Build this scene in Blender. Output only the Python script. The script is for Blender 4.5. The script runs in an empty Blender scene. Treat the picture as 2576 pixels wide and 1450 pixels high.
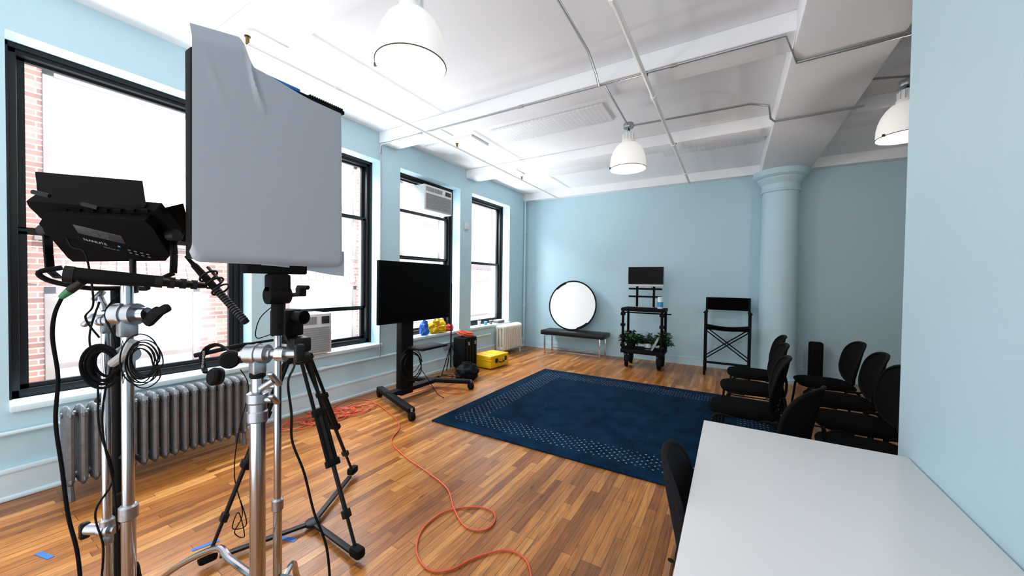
import bpy, bmesh, math, random
from mathutils import Vector, Matrix, noise
random.seed(7)
S=bpy.context.scene; COL=S.collection; PI=math.pi; V=Vector
# ---------------------------------------------------------------- camera
F_PX=921.0; CAM=V((0,0,1.4))
RM=(Matrix.Rotation(math.radians(30.9),3,'Z')@Matrix.Rotation(math.radians(90-1.06),3,'X')@Matrix.Rotation(math.radians(.74),3,'Z'))
cd=bpy.data.cameras.new('camera'); co=bpy.data.objects.new('camera',cd); COL.objects.link(co)
co.matrix_world=Matrix.Translation(CAM)@RM.to_4x4()
cd.sensor_fit='HORIZONTAL'; cd.sensor_width=36; cd.lens=F_PX/2576*36; cd.clip_start=.02
S.camera=co
def ray(px,py): return RM@V(((px-1288)/F_PX,-(py-725)/F_PX,-1))
def at(px,py,d): return CAM+ray(px,py)*d
def on(px,py,ax,val):
    r=ray(px,py); return CAM+r*((val-CAM[ax])/r[ax])
def onpl(px,py,P,n):
    r=ray(px,py); return CAM+r*((P-CAM).dot(n)/r.dot(n))
RR=RM@V((1,0,0)); UU=RM@V((0,1,0)); FF=RM@V((0,0,-1)); Z=V((0,0,1))
# ---------------------------------------------------------------- materials
def lin(c):
    return tuple(((x/255)/12.92 if x/255<=.04045 else ((x/255+.055)/1.055)**2.4) for x in c)+(1,)
def nt(name):
    m=bpy.data.materials.new(name); m.use_nodes=True; n=m.node_tree
    return m,n,n.nodes['Principled BSDF']
def mat(name,rgb,rough=.5,metal=0,var=.06,scale=8,bump=0,bscale=60,emit=0,spec=.5,ecol=None):
    m,n,p=nt(name); c=lin(rgb); N=n.nodes; L=n.links
    tc=N.new('ShaderNodeTexCoord'); no=N.new('ShaderNodeTexNoise'); no.inputs['Scale'].default_value=scale; no.inputs['Detail'].default_value=4
    L.new(tc.outputs['Object'],no.inputs['Vector'])
    mx=N.new('ShaderNodeMix'); mx.data_type='RGBA'
    mx.inputs[6].default_value=tuple(x*(1-var) for x in c[:3])+(1,); mx.inputs[7].default_value=tuple(min(1,x*(1+var)) for x in c[:3])+(1,)
    L.new(no.outputs['Fac'],mx.inputs[0]); L.new(mx.outputs[2],p.inputs['Base Color'])
    p.inputs['Roughness'].default_value=rough; p.inputs['Metallic'].default_value=metal; p.inputs['Specular IOR Level'].default_value=spec
    if bump:
        n2=N.new('ShaderNodeTexNoise'); n2.inputs['Scale'].default_value=bscale; n2.inputs['Detail'].default_value=6
        L.new(tc.outputs['Object'],n2.inputs['Vector'])
        b=N.new('ShaderNodeBump'); b.inputs['Strength'].default_value=bump; b.inputs['Distance'].default_value=.01
        L.new(n2.outputs['Fac'],b.inputs['Height']); L.new(b.outputs['Normal'],p.inputs['Normal'])
    if emit:
        p.inputs['Emission Color'].default_value=lin(ecol or rgb); p.inputs['Emission Strength'].default_value=emit
    return m
M={}
M['wall']=mat('blue_wall_paint',(186,216,227),.55,var=.03,scale=2,bump=.12,bscale=30,spec=.3)
M['sill']=mat('pale_sill_paint',(208,228,236),.4,var=.03,bump=.05)
M['ceil']=mat('white_ceiling_paint',(245,247,250),.6,var=.02,scale=3,bump=.15,bscale=25,spec=.3)
M['white']=mat('white_paint',(240,240,240),.4,var=.02)
M['pane']=mat('pale_reflecting_pane',(196,204,214),.4,var=.10,scale=1)  # pale base colour stands in for light reflected in the facade windows
M['desk']=mat('white_laminate',(216,217,219),.5,var=.01,spec=.3)
M['black']=mat('black_plastic',(15,15,17),.5,var=.1,spec=.25)
M['dblack']=mat('matte_black',(8,8,9),.7,var=.1,spec=.15)
M['vblack']=mat('deep_black_casing',(5,5,6),.75,var=.1,spec=.08)
M['frame']=mat('black_window_paint',(14,16,19),.45,var=.1,spec=.3)
M['screen']=mat('glossy_black_screen',(3,3,4),.3,var=.02,spec=.08)
M['mesh']=mat('black_mesh_fabric',(12,12,14),.85,var=.2,scale=120,bump=.5,bscale=400,spec=.12)
M['seat']=mat('black_seat_fabric',(7,7,8),.95,var=.2,scale=120,bump=.3,bscale=300,spec=.06)
M['fabric']=mat('charcoal_fabric',(30,31,35),.95,var=.45,scale=250,bump=.6,bscale=300,spec=.12)
M['leather']=mat('black_leather',(12,12,14),.4,var=.1,bump=.1,bscale=150,spec=.3)
M['chrome']=mat('chrome',(190,194,200),.16,1,var=.03)
M['alu']=mat('satin_aluminium',(168,172,178),.32,1,var=.06,bump=.05)
M['rad']=mat('aged_silver_paint',(112,115,120),.42,.55,var=.35,scale=14,bump=.3,bscale=40)
M['radw']=mat('cream_radiator_paint',(218,214,204),.45,0,var=.06)
M['galv']=mat('galvanised_conduit',(165,168,171),.35,.6,var=.15,scale=20)
M['orange']=mat('orange_rubber',(200,74,38),.5,var=.05)
M['yellow']=mat('yellow_plastic',(230,182,12),.4,var=.04)
M['blue']=mat('blue_tape',(28,98,180),.6,var=.05)
M['paper']=mat('diffusion_paper',(168,173,182),.7,var=.03,scale=3,spec=.2)
M['lamp']=mat('lit_opal_acrylic',(240,239,236),.35,var=.01,emit=.22,ecol=(255,250,242))
M['bulb']=mat('lit_bulb_diffuser',(255,244,225),.3,var=.01,emit=1.8,ecol=(255,246,228))
M['acgrille']=mat('ac_grille_grey',(140,142,145),.5)
M['acwhite']=mat('ac_white_plastic',(216,218,219),.45,var=.03)
M['leaf']=mat('green_leaf',(32,70,30),.5,var=.5,scale=15)
M['purple']=mat('purple_flower',(110,92,150),.6,var=.3)
M['brown']=mat('weathered_window_brown',(110,98,94),.6,var=.1)
M['greyprint']=mat('grey_print',(150,155,160),.5,var=.02)
M['midgrey']=mat('mid_grey_print',(95,100,105),.5,var=.02)
M['dgrey']=mat('dark_grey_plastic',(40,42,46),.5,var=.05)
M['handle']=mat('grey_rubber_handle',(155,155,152),.5,var=.05)
M['red']=mat('red_plastic',(190,40,36),.4)
M['brass']=mat('brass',(120,100,60),.35,.9,var=.1)
M['ring']=mat('bronze_wire',(80,72,60),.4,.6,var=.1)
M['cyan']=mat('cyan_label',(60,150,205),.5)

def floor_mat():
    m,n,p=nt('varnished_oak_strip'); N=n.nodes; L=n.links
    tc=N.new('ShaderNodeTexCoord'); mp=N.new('ShaderNodeMapping'); mp.inputs['Rotation'].default_value=(0,0,PI/2)
    L.new(tc.outputs['Object'],mp.inputs['Vector'])
    br=N.new('ShaderNodeTexBrick'); br.inputs['Scale'].default_value=1; br.inputs['Brick Width'].default_value=.62; br.inputs['Row Height'].default_value=.052
    br.inputs['Mortar Size'].default_value=.0014; br.inputs['Mortar Smooth'].default_value=.3; br.offset=.41; br.offset_frequency=3; br.squash=1.35; br.squash_frequency=4
    br.inputs['Color1'].default_value=(0,0,0,1); br.inputs['Color2'].default_value=(1,1,1,1); br.inputs['Mortar'].default_value=(.5,.5,.5,1)
    L.new(mp.outputs['Vector'],br.inputs['Vector'])
    crp=N.new('ShaderNodeValToRGB'); e=crp.color_ramp.elements
    e[0].position=0; e[0].color=lin((128,72,28)); e[1].position=1; e[1].color=lin((198,138,74))
    for ps,c in ((.15,(152,92,38)),(.5,(170,106,46)),(.82,(184,120,56))):
        q=crp.color_ramp.elements.new(ps); q.color=lin(c)
    L.new(br.outputs['Color'],crp.inputs['Fac'])
    mp2=N.new('ShaderNodeMapping'); mp2.inputs['Scale'].default_value=(50,2.6,1); L.new(tc.outputs['Object'],mp2.inputs['Vector'])
    no=N.new('ShaderNodeTexNoise'); no.inputs['Scale'].default_value=1; no.inputs['Detail'].default_value=8; no.inputs['Distortion'].default_value=1.8; L.new(mp2.outputs['Vector'],no.inputs['Vector'])
    mr=N.new('ShaderNodeMapRange'); mr.inputs['From Min'].default_value=.30; mr.inputs['From Max'].default_value=.66; mr.inputs['To Min'].default_value=.55; mr.inputs['To Max'].default_value=1.16
    L.new(no.outputs['Fac'],mr.inputs['Value'])
    mp3=N.new('ShaderNodeMapping'); mp3.inputs['Scale'].default_value=(11,3.6,1); L.new(tc.outputs['Object'],mp3.inputs['Vector'])
    vo=N.new('ShaderNodeTexVoronoi'); vo.inputs['Scale'].default_value=1; L.new(mp3.outputs['Vector'],vo.inputs['Vector'])
    kr=N.new('ShaderNodeMapRange'); kr.inputs['From Min'].default_value=.02; kr.inputs['From Max'].default_value=.14; kr.inputs['To Min'].default_value=.3; kr.inputs['To Max'].default_value=1
    L.new(vo.outputs['Distance'],kr.inputs['Value'])
    n3=N.new('ShaderNodeTexNoise'); n3.inputs['Scale'].default_value=1.7; n3.inputs['Detail'].default_value=5; L.new(tc.outputs['Object'],n3.inputs['Vector'])
    wr=N.new('ShaderNodeMapRange'); wr.inputs['From Min'].default_value=.35; wr.inputs['From Max'].default_value=.65; wr.inputs['To Min'].default_value=.84; wr.inputs['To Max'].default_value=1.08
    L.new(n3.outputs['Fac'],wr.inputs['Value'])
    mu0=N.new('ShaderNodeMath'); mu0.operation='MULTIPLY'; L.new(mr.outputs[0],mu0.inputs[0]); L.new(wr.outputs[0],mu0.inputs[1])
    mu=N.new('ShaderNodeMath'); mu.operation='MULTIPLY'; L.new(mu0.outputs[0],mu.inputs[0]); L.new(kr.outputs[0],mu.inputs[1])
    gp=N.new('ShaderNodeMapRange'); gp.inputs['To Min'].default_value=1; gp.inputs['To Max'].default_value=.15; L.new(br.outputs['Fac'],gp.inputs['Value'])
    mu2=N.new('ShaderNodeMath'); mu2.operation='MULTIPLY'; L.new(mu.outputs[0],mu2.inputs[0]); L.new(gp.outputs[0],mu2.inputs[1])
    vm=N.new('ShaderNodeVectorMath'); vm.operation='SCALE'; L.new(crp.outputs['Color'],vm.inputs[0]); L.new(mu2.outputs[0],vm.inputs['Scale'])
    L.new(vm.outputs[0],p.inputs['Base Color'])
    rg=N.new('ShaderNodeMapRange'); rg.inputs['To Min'].default_value=.22; rg.inputs['To Max'].default_value=.40; L.new(n3.outputs['Fac'],rg.inputs['Value']); L.new(rg.outputs[0],p.inputs['Roughness'])
    p.inputs['Specular IOR Level'].default_value=.36
    b=N.new('ShaderNodeBump'); b.inputs['Strength'].default_value=.15; b.inputs['Distance'].default_value=.004
    L.new(mu2.outputs[0],b.inputs['Height']); L.new(b.outputs['Normal'],p.inputs['Normal'])
    return m
M['floor']=floor_mat()
def rug_mat(hx,hy):
    m,n,p=nt('navy_rug_pile'); N=n.nodes; L=n.links
    tc=N.new('ShaderNodeTexCoord'); sp=N.new('ShaderNodeSeparateXYZ'); L.new(tc.outputs['Object'],sp.inputs[0])
    def mth(op,a,b=None):
        q=N.new('ShaderNodeMath'); q.operation=op
        for i,x in enumerate((a,b)):
            if x is None: continue
            if isinstance(x,(int,float)): q.inputs[i].default_value=x
            else: L.new(x,q.inputs[i])
        return q.outputs[0]
    u=mth('SUBTRACT',hx,mth('ABSOLUTE',sp.outputs[0])); v=mth('SUBTRACT',hy,mth('ABSOLUTE',sp.outputs[1]))
    mn=mth('MINIMUM',u,v); band=mth('MULTIPLY',mth('GREATER_THAN',mn,.14),mth('LESS_THAN',mn,.40))
    mp=N.new('ShaderNodeMapping'); mp.inputs['Rotation'].default_value=(0,0,PI/4); L.new(tc.outputs['Object'],mp.inputs['Vector'])
    vo=N.new('ShaderNodeTexVoronoi'); vo.voronoi_dimensions='2D'; vo.inputs['Scale'].default_value=22; vo.inputs['Randomness'].default_value=.15; L.new(mp.outputs['Vector'],vo.inputs['Vector'])
    dots=mth('LESS_THAN',vo.outputs['Distance'],.17)
    sv=N.new('ShaderNodeSeparateColor'); L.new(vo.outputs['Color'],sv.inputs[0])
    f=mth('MULTIPLY',mth('MULTIPLY',band,dots),mth('ADD',.32,mth('MULTIPLY',sv.outputs[0],.45)))
    no=N.new('ShaderNodeTexNoise'); no.inputs['Scale'].default_value=60; no.inputs['Detail'].default_value=6; L.new(tc.outputs['Object'],no.inputs['Vector'])
    nb=N.new('ShaderNodeTexNoise'); nb.inputs['Scale'].default_value=5; nb.inputs['Detail'].default_value=5; L.new(tc.outputs['Object'],nb.inputs['Vector'])
    crp=N.new('ShaderNodeValToRGB'); crp.color_ramp.elements[0].position=.36; crp.color_ramp.elements[0].color=lin((4,20,36)); crp.color_ramp.elements[1].position=.66; crp.color_ramp.elements[1].color=lin((15,48,74))
    av=mth('MULTIPLY',mth('ADD',no.outputs['Fac'],nb.outputs['Fac']),.5); L.new(av,crp.inputs['Fac'])
    mx=N.new('ShaderNodeMix'); mx.data_type='RGBA'; L.new(f,mx.inputs[0]); L.new(crp.outputs['Color'],mx.inputs[6]); mx.inputs[7].default_value=lin((158,165,178))
    L.new(mx.outputs[2],p.inputs['Base Color']); p.inputs['Roughness'].default_value=.95; p.inputs['Specular IOR Level'].default_value=.05
    b=N.new('ShaderNodeBump'); b.inputs['Strength'].default_value=.8; b.inputs['Distance'].default_value=.01; L.new(no.outputs['Fac'],b.inputs['Height']); L.new(b.outputs['Normal'],p.inputs['Normal'])
    return m
def brick_mat():
    m,n,p=nt('weathered_brick'); N=n.nodes; L=n.links
    tc=N.new('ShaderNodeTexCoord'); sp=N.new('ShaderNodeSeparateXYZ'); cb=N.new('ShaderNodeCombineXYZ'); L.new(tc.outputs['Object'],sp.inputs[0])
    L.new(sp.outputs[1],cb.inputs[0]); L.new(sp.outputs[2],cb.inputs[1])
    br=N.new('ShaderNodeTexBrick'); br.inputs['Scale'].default_value=1; br.inputs['Brick Width'].default_value=.21; br.inputs['Row Height'].default_value=.072; br.inputs['Mortar Size'].default_value=.008
    br.inputs['Color1'].default_value=lin((112,68,60)); br.inputs['Color2'].default_value=lin((154,110,98)); br.inputs['Mortar'].default_value=lin((180,170,164))
    L.new(cb.outputs[0],br.inputs['Vector']); L.new(br.outputs['Color'],p.inputs['Base Color']); p.inputs['Roughness'].default_value=.9
    return m
M['brick']=brick_mat()
def glass_mat():
    m,n,p=nt('dirty_hazed_glass'); N=n.nodes; L=n.links
    N.remove(p); out=N['Material Output']
    def mth(op,a,b=None):
        q=N.new('ShaderNodeMath'); q.operation=op
        for i,x in enumerate((a,b)):
            if x is None: continue
            if isinstance(x,(int,float)): q.inputs[i].default_value=x
            else: L.new(x,q.inputs[i])
        return q.outputs[0]
    tr=N.new('ShaderNodeBsdfTransparent'); tl=N.new('ShaderNodeBsdfTranslucent'); tl.inputs[0].default_value=(.9,.94,1,1)
    gl=N.new('ShaderNodeBsdfGlossy'); gl.inputs['Roughness'].default_value=.05
    tc=N.new('ShaderNodeTexCoord'); no=N.new('ShaderNodeTexNoise'); no.inputs['Scale'].default_value=5; no.inputs['Detail'].default_value=8; L.new(tc.outputs['Object'],no.inputs['Vector'])
    sp=N.new('ShaderNodeSeparateXYZ'); L.new(tc.outputs['Generated'],sp.inputs[0])
    e=mth('MINIMUM',mth('MINIMUM',sp.outputs[1],mth('SUBTRACT',1,sp.outputs[1])),mth('MULTIPLY',sp.outputs[2],.8))
    e=mth('ADD',e,mth('MULTIPLY',mth('SUBTRACT',no.outputs['Fac'],.5),.28))
    c_=N.new('ShaderNodeMapRange'); c_.inputs['From Min'].default_value=.07; c_.inputs['From Max'].default_value=.15; c_.inputs['To Min'].default_value=.018; c_.inputs['To Max'].default_value=.055
    L.new(e,c_.inputs['Value'])
    a=N.new('ShaderNodeMixShader'); L.new(c_.outputs[0],a.inputs[0]); L.new(tr.outputs[0],a.inputs[1]); L.new(tl.outputs[0],a.inputs[2])
    b=N.new('ShaderNodeMixShader'); b.inputs[0].default_value=.03; L.new(a.outputs[0],b.inputs[1]); L.new(gl.outputs[0],b.inputs[2])
    L.new(b.outputs[0],out.inputs['Surface']); return m
M['glass']=glass_mat()
def tile_mat():
    m,n,p=nt('perforated_white_tile'); N=n.nodes; L=n.links
    tc=N.new('ShaderNodeTexCoord'); br=N.new('ShaderNodeTexBrick'); br.offset=0; br.inputs['Scale'].default_value=1; br.inputs['Brick Width'].default_value=.05; br.inputs['Row Height'].default_value=.05; br.inputs['Mortar Size'].default_value=.007
    br.inputs['Color1'].default_value=lin((238,239,242)); br.inputs['Color2'].default_value=lin((246,247,249)); br.inputs['Mortar'].default_value=lin((230,232,235))
    L.new(tc.outputs['Object'],br.inputs['Vector']); L.new(br.outputs['Color'],p.inputs['Base Color'])
    b=N.new('ShaderNodeBump'); b.inputs['Strength'].default_value=.2; b.inputs['Distance'].default_value=.01; b.invert=True; L.new(br.outputs['Fac'],b.inputs['Height']); L.new(b.outputs['Normal'],p.inputs['Normal'])
    return m
M['tile']=tile_mat()
# ---------------------------------------------------------------- mesh builder
def axm(x,y,z,c=V((0,0,0))):
    m=Matrix.Identity(4)
    for i in range(3):
        m[i][0]=x[i]; m[i][1]=y[i]; m[i][2]=z[i]; m[i][3]=c[i]
    return m
def cr(pts,k=6,closed=False):
    pts=[V(p) for p in pts]; n=len(pts); o=[]
    for i in range(n if closed else n-1):
        if closed: a,b,c,d=pts[i-1],pts[i],pts[(i+1)%n],pts[(i+2)%n]
        else: a,b,c,d=pts[max(i-1,0)],pts[i],pts[i+1],pts[min(i+2,n-1)]
        for j in range(k):
            t=j/k; o.append(.5*((2*b)+(c-a)*t+(2*a-5*b+4*c-d)*t*t+(3*b-a-3*c+d)*t**3))
    if not closed: o.append(pts[-1])
    return o
class MB:
    def __init__(s): s.bm=bmesh.new()
    def merge(s,t,Mx=None):
        if Mx is not None: t.transform(Mx)
        me=bpy.data.meshes.new('t'); t.to_mesh(me); t.free(); s.bm.from_mesh(me); bpy.data.meshes.remove(me); return s
    def obox(s,Mx,size,bev=0,seg=2):
        t=bmesh.new(); bmesh.ops.create_cube(t,size=1)
        for v in t.verts: v.co=V((v.co.x*size[0],v.co.y*size[1],v.co.z*size[2]))
        if bev: bmesh.ops.bevel(t,geom=t.edges[:],offset=bev,segments=seg,affect='EDGES',profile=.5)
        return s.merge(t,Mx)
    def box(s,c,size,bev=0,rz=0,rx=0,ry=0,seg=2):
        return s.obox(Matrix.Translation(c)@Matrix.Rotation(rz,4,'Z')@Matrix.Rotation(ry,4,'Y')@Matrix.Rotation(rx,4,'X'),size,bev,seg)
    def b(s,x0,x1,y0,y1,z0,z1,bev=0): return s.box(((x0+x1)/2,(y0+y1)/2,(z0+z1)/2),(abs(x1-x0),abs(y1-y0),abs(z1-z0)),bev)
    def bar(s,p,q,w,h,bev=0,up=Z):
        p=V(p);q=V(q); d=(q-p); z=d.normalized()
        if abs(z.dot(up))>.98: up=V((1,0,0))
        x=up.cross(z).normalized(); y=z.cross(x)
        return s.obox(axm(x,y,z,(p+q)/2),(w,h,d.length),bev)
    def cyl(s,p,q,r,r2=None,n=16):
        p=V(p);q=V(q); t=bmesh.new(); bmesh.ops.create_cone(t,cap_ends=True,segments=n,radius1=r,radius2=r if r2 is None else r2,depth=(q-p).length)
        return s.merge(t,Matrix.Translation((p+q)/2)@(q-p).to_track_quat('Z','Y').to_matrix().to_4x4())
    def sph(s,c,r,n=14):
        t=bmesh.new(); bmesh.ops.create_uvsphere(t,u_segments=n,v_segments=max(6,n//2+1),radius=1)
        r=(r,r,r) if isinstance(r,(int,float)) else r
        return s.merge(t,Matrix.Translation(c)@Matrix.Diagonal((r[0],r[1],r[2],1)))
    def tube(s,pts,r,n=8,closed=False,flat=None):
        pts=[V(p) for p in pts]; N=len(pts); rs=r if isinstance(r,(list,tuple)) else [r]*N; rings=[]
        up=None
        for i,p in enumerate(pts):
            if closed: t=(pts[(i+1)%N]-pts[i-1])
            else: t=(pts[min(i+1,N-1)]-pts[max(i-1,0)])
            if t.length<1e-9: t=V((0,0,1))
            t.normalize()
            if up is None:
                up=V((0,0,1)) if abs(t.z)<.9 else V((1,0,0))
                if flat: up=V(flat)
            x=up-t*up.dot(t)
            if x.length<1e-4: x=t.orthogonal()
            x.normalize(); up=x; y=t.cross(x); k2=2.2 if flat else 1
            rings.append([s.bm.verts.new(p+x*rs[i]*k2*math.cos(a)+y*rs[i]*math.sin(a)) for a in [2*PI*k/n for k in range(n)]])
        for i in range(N if closed else N-1):
            A=rings[i];B=rings[(i+1)%N]
            for k in range(n): s.bm.faces.new((A[k],A[(k+1)%n],B[(k+1)%n],B[k]))
        if not closed:
            s.bm.faces.new(rings[0][::-1]); s.bm.faces.new(rings[-1])
        return s
    def torus(s,c,R,r,nrm=Z,n=32,m=8,sx=1,sy=1):
        q=V(nrm).to_track_quat('Z','Y').to_matrix(); c=V(c)
        return s.tube([c+q@V((R*sx*math.cos(a),R*sy*math.sin(a),0)) for a in [2*PI*k/n for k in range(n)]],r,m,True)
    def lathe(s,prof,c,n=32,nrm=Z):
        q=V(nrm).to_track_quat('Z','Y').to_matrix() if V(nrm)!=Z else Matrix.Identity(3); c=V(c); rings=[]
        for r,z in prof: rings.append([s.bm.verts.new(c+q@V((r*math.cos(a),r*math.sin(a),z))) for a in [2*PI*k/n for k in range(n)]])
        for A,B in zip(rings,rings[1:]):
            for k in range(n): s.bm.faces.new((A[k],A[(k+1)%n],B[(k+1)%n],B[k]))
        if prof[0][0]>1e-5: s.bm.faces.new(rings[0][::-1])
        if prof[-1][0]>1e-5: s.bm.faces.new(rings[-1])
        return s
    def poly(s,pts,ext):
        a=[s.bm.verts.new(V(p)) for p in pts]; b=[s.bm.verts.new(V(p)+V(ext)) for p in pts]; n=len(a)
        s.bm.faces.new(a[::-1]); s.bm.faces.new(b)
        for i in range(n): s.bm.faces.new((a[i],a[(i+1)%n],b[(i+1)%n],b[i]))
        return s
    def pad(s,w,h,th,Mx,ex=3.2,curve=0,dome=0,n=32,rings=6):
        t=bmesh.new()
        def pt(a,r,side):
            c,sn=math.cos(a),math.sin(a)
            y=w/2*math.copysign(abs(c)**(2/ex),c)*r; z=h/2*math.copysign(abs(sn)**(2/ex),sn)*r
            e=math.sqrt(max(0,1-r**6)); x=curve*(y/(w/2))**2+side*(th/2*e+dome*(1-r*r))
            return V((x,y,z))
        R=[.0001]+[math.sin(k/rings*PI/2) for k in range(1,rings+1)]
        for sd in (-1,1):
            rr=[[t.verts.new(pt(2*PI*k/n,r,sd)) for k in range(n)] for r in R]
            for A,B in zip(rr,rr[1:]):
                for k in range(n):
                    f=(A[k],A[(k+1)%n],B[(k+1)%n],B[k]); t.faces.new(f if sd>0 else f[::-1])
        bmesh.ops.remove_doubles(t,verts=t.verts[:],dist=1e-4)
        return s.merge(t,Mx)
    def grid(s,fn,nu,nv,th=None):
        g=[[s.bm.verts.new(fn(i/nu,j/nv)) for j in range(nv+1)] for i in range(nu+1)]
        for i in range(nu):
            for j in range(nv): s.bm.faces.new((g[i][j],g[i+1][j],g[i+1][j+1],g[i][j+1]))
        return s
    def build(s,name,m,parent=None,kind=None,label=None,sharp=.6,fixn=True):
        if fixn: bmesh.ops.recalc_face_normals(s.bm,faces=s.bm.faces[:])
        me=bpy.data.meshes.new(name); s.bm.to_mesh(me); s.bm.free()
        for p in me.polygons: p.use_smooth=True
        me.set_sharp_from_angle(angle=sharp)
        me.materials.append(M[m] if isinstance(m,str) else m)
        o=bpy.data.objects.new(name,me); COL.objects.link(o)
        if parent is not None:
            W=WM[parent]; me.transform(W.inverted()); o.parent=parent; WM[o]=W.copy()
        else:
            xs=[v.co for v in me.vertices]; lo=V([min(c[i] for c in xs) for i in range(3)]); hi=V([max(c[i] for c in xs) for i in range(3)])
            c=V(((lo.x+hi.x)/2,(lo.y+hi.y)/2,lo.z)); me.transform(Matrix.Translation(-c)); o.location=c; WM[o]=Matrix.Translation(c)
        if kind: o['kind']=kind
        if label: o['label']=label
        return o
WM={}
def thing(name,label,cat,loc=(0,0,0),rz=0,group=None,kind=None):
    o=bpy.data.objects.new(name,None); COL.objects.link(o); o.empty_display_size=.1
    o.location=loc; o.rotation_euler=(0,0,rz); WM[o]=Matrix.Translation(V(loc))@Matrix.Rotation(rz,4,'Z')
    if label: o['label']=label
    if cat: o['category']=cat
    if group: o['group']=group
    if kind: o['kind']=kind
    return o
def solo(mb,name,m,label,cat,group=None,kind=None,**k):
    o=mb.build(name,m,**k); o['label']=label; o['category']=cat
    if group: o['group']=group
    if kind: o['kind']=kind
    return o
def struct(mb,name,m,**k): return mb.build(name,m,kind='structure',**k)
def dup(root,loc,rz,label=None,group=None):
    def cp(o,par):
        c=o.copy(); COL.objects.link(c)
        if par: c.parent=par
        for ch in list(o.children): cp(ch,c)
        return c
    r=cp(root,None); r.location=loc; r.rotation_euler=(0,0,rz)
    if label: r['label']=label
    if group: r['group']=group
    return r
def text(s,size,Mx,m,parent,name='lettering',ext=.0004):
    cu=bpy.data.curves.new('tx','FONT'); cu.body=s; cu.size=size; cu.extrude=ext; cu.align_x='CENTER'; cu.align_y='CENTER'
    o=bpy.data.objects.new('tx',cu); COL.objects.link(o); bpy.context.view_layer.update()
    me=bpy.data.meshes.new_from_object(o.evaluated_get(bpy.context.evaluated_depsgraph_get())); bpy.data.objects.remove(o); bpy.data.curves.remove(cu)
    me.transform(WM[parent].inverted()@Mx); me.materials.clear(); me.materials.append(M[m]); me.name=name
    q=bpy.data.objects.new(name,me); COL.objects.link(q); q.parent=parent; WM[q]=WM[parent].copy(); return q
# ---------------------------------------------------------------- room shell
XW=-3.83; YB=6.98; ZC=3.25; ZS=.58; ZT=2.9; XR=.605
WIN=[(.34,1.68),(1.90,3.13),(3.45,4.72),(5.03,6.28)]
struct(MB().b(-4.3,4.2,-1.2,YB+.2,-.2,0),'floor','floor')
struct(MB().b(-4.3,4.3,-1.2,YB+.2,ZC,ZC+.25),'ceiling','ceil')
w=MB(); w.b(XW-.42,XW,-1.2,YB,0,ZS); w.b(XW-.42,XW,-1.2,YB,ZT,ZC)
ed=[-1.2]+[e for p in WIN for e in p]+[YB]
for i in range(0,len(ed),2): w.b(XW-.42,XW,ed[i],ed[i+1],ZS,ZT)
struct(w,'wall_left','wall')
struct(MB().b(-4.3,4.2,YB,YB+.2,0,ZC),'wall_back','wall')
struct(MB().b(4.2,4.4,-1.2,YB+.2,0,ZC),'wall_far_right','wall')
struct(MB().b(XR,XR+.14,-1.2,2.11,0,ZC),'wall_right','wall')
struct(MB().b(XR+.14,4.2,-1.3,-1.2,0,ZC),'wall_rear','wall')  # unseen wall added to darken the right side of the room
q=MB(); q.b(XW,XW+.022,-1.2,YB,0,.17); q.b(XW,XW+.03,-1.2,YB,.17,.2,.006); q.b(XW,XW+.034,-1.2,YB,0,.03,.01); struct(q,'baseboard_left','sill')
q=MB(); q.b(XW+.03,4.2,YB-.02,YB,0,.13); q.b(XW+.03,4.2,YB-.028,YB,.0,.02); struct(q,'baseboard_back','wall')
for i,y in enumerate((1.22,3.1,4.86,6.84)):
    struct(MB().b(XW,4.2,y,y+.28 if i<3 else YB,ZC-.14,ZC,.012 if i<3 else 0),'ceiling_beam','ceil')
struct(MB().b(.34,.94,-1.2,YB,ZC-.2,ZC,.01),'ceiling_girder','ceil')
cx,cy=.595,6.67
q=MB(); q.lathe([(.29,0),(.29,.05),(.26,.06),(.26,.1),(.245,.13),(.238,.2),(.222,2.72),(.222,2.74),(.248,2.75),(.248,2.775),(.23,2.785),(.235,2.86),(.268,2.9),(.29,2.93),(.29,2.945),(.31,2.95),(.34,2.975),(.345,3.0),(.345,3.05)],(cx,cy,0),48)
struct(q,'column','wall')
# windows
rails=[[1.69],[2.17,1.03],[2.39,1.72],[1.72]]
for i,(y0,y1) in enumerate(WIN):
    r=thing('window_%d'%(i+1),None,None,(XW-.22,(y0+y1)/2,ZS),kind='structure')
    f=MB(); x0,x1=XW-.30,XW-.19; t=.06
    f.b(x0,x1,y0,y0+t,ZS,ZT,.004); f.b(x0,x1,y1-t,y1,ZS,ZT,.004); f.b(x0,x1,y0,y1,ZT-t,ZT,.004); f.b(x0,x1,y0,y1,ZS,ZS+t,.004)
    f.b(XW-.19,XW-.165,y0,y0+.025,ZS,ZT); f.b(XW-.19,XW-.165,y1-.025,y1,ZS,ZT); f.b(XW-.19,XW-.165,y0,y1,ZT-.03,ZT)
    f.build('window_frame','frame',r)
    zz=[ZT-t]+rails[i]+[ZS+t]
    for j,(a,b_) in enumerate(zip(zz,zz[1:])):
        sh=MB(); xx=XW-.26+.03*(j%2); ww=.038
        sh.b(xx-.018,xx+.018,y0+t,y0+t+ww,b_,a); sh.b(xx-.018,xx+.018,y1-t-ww,y1-t,b_,a); sh.b(xx-.018,xx+.018,y0+t,y1-t,a-ww/2,a+ww/2); sh.b(xx-.018,xx+.018,y0+t,y1-t,b_-.0,b_+ww*.8)
        s_=sh.build('sash','frame',r)
        MB().b(xx-.003,xx+.003,y0+t+ww,y1-t-ww,b_+.02,a-.02).build('pane','glass',s_)
    MB().b(XW-.19,XW+.035,y0-.02 if i else y0,y1+.02,ZS-.035,ZS+.006,.006).build('window_sill','sill',r)
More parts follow.
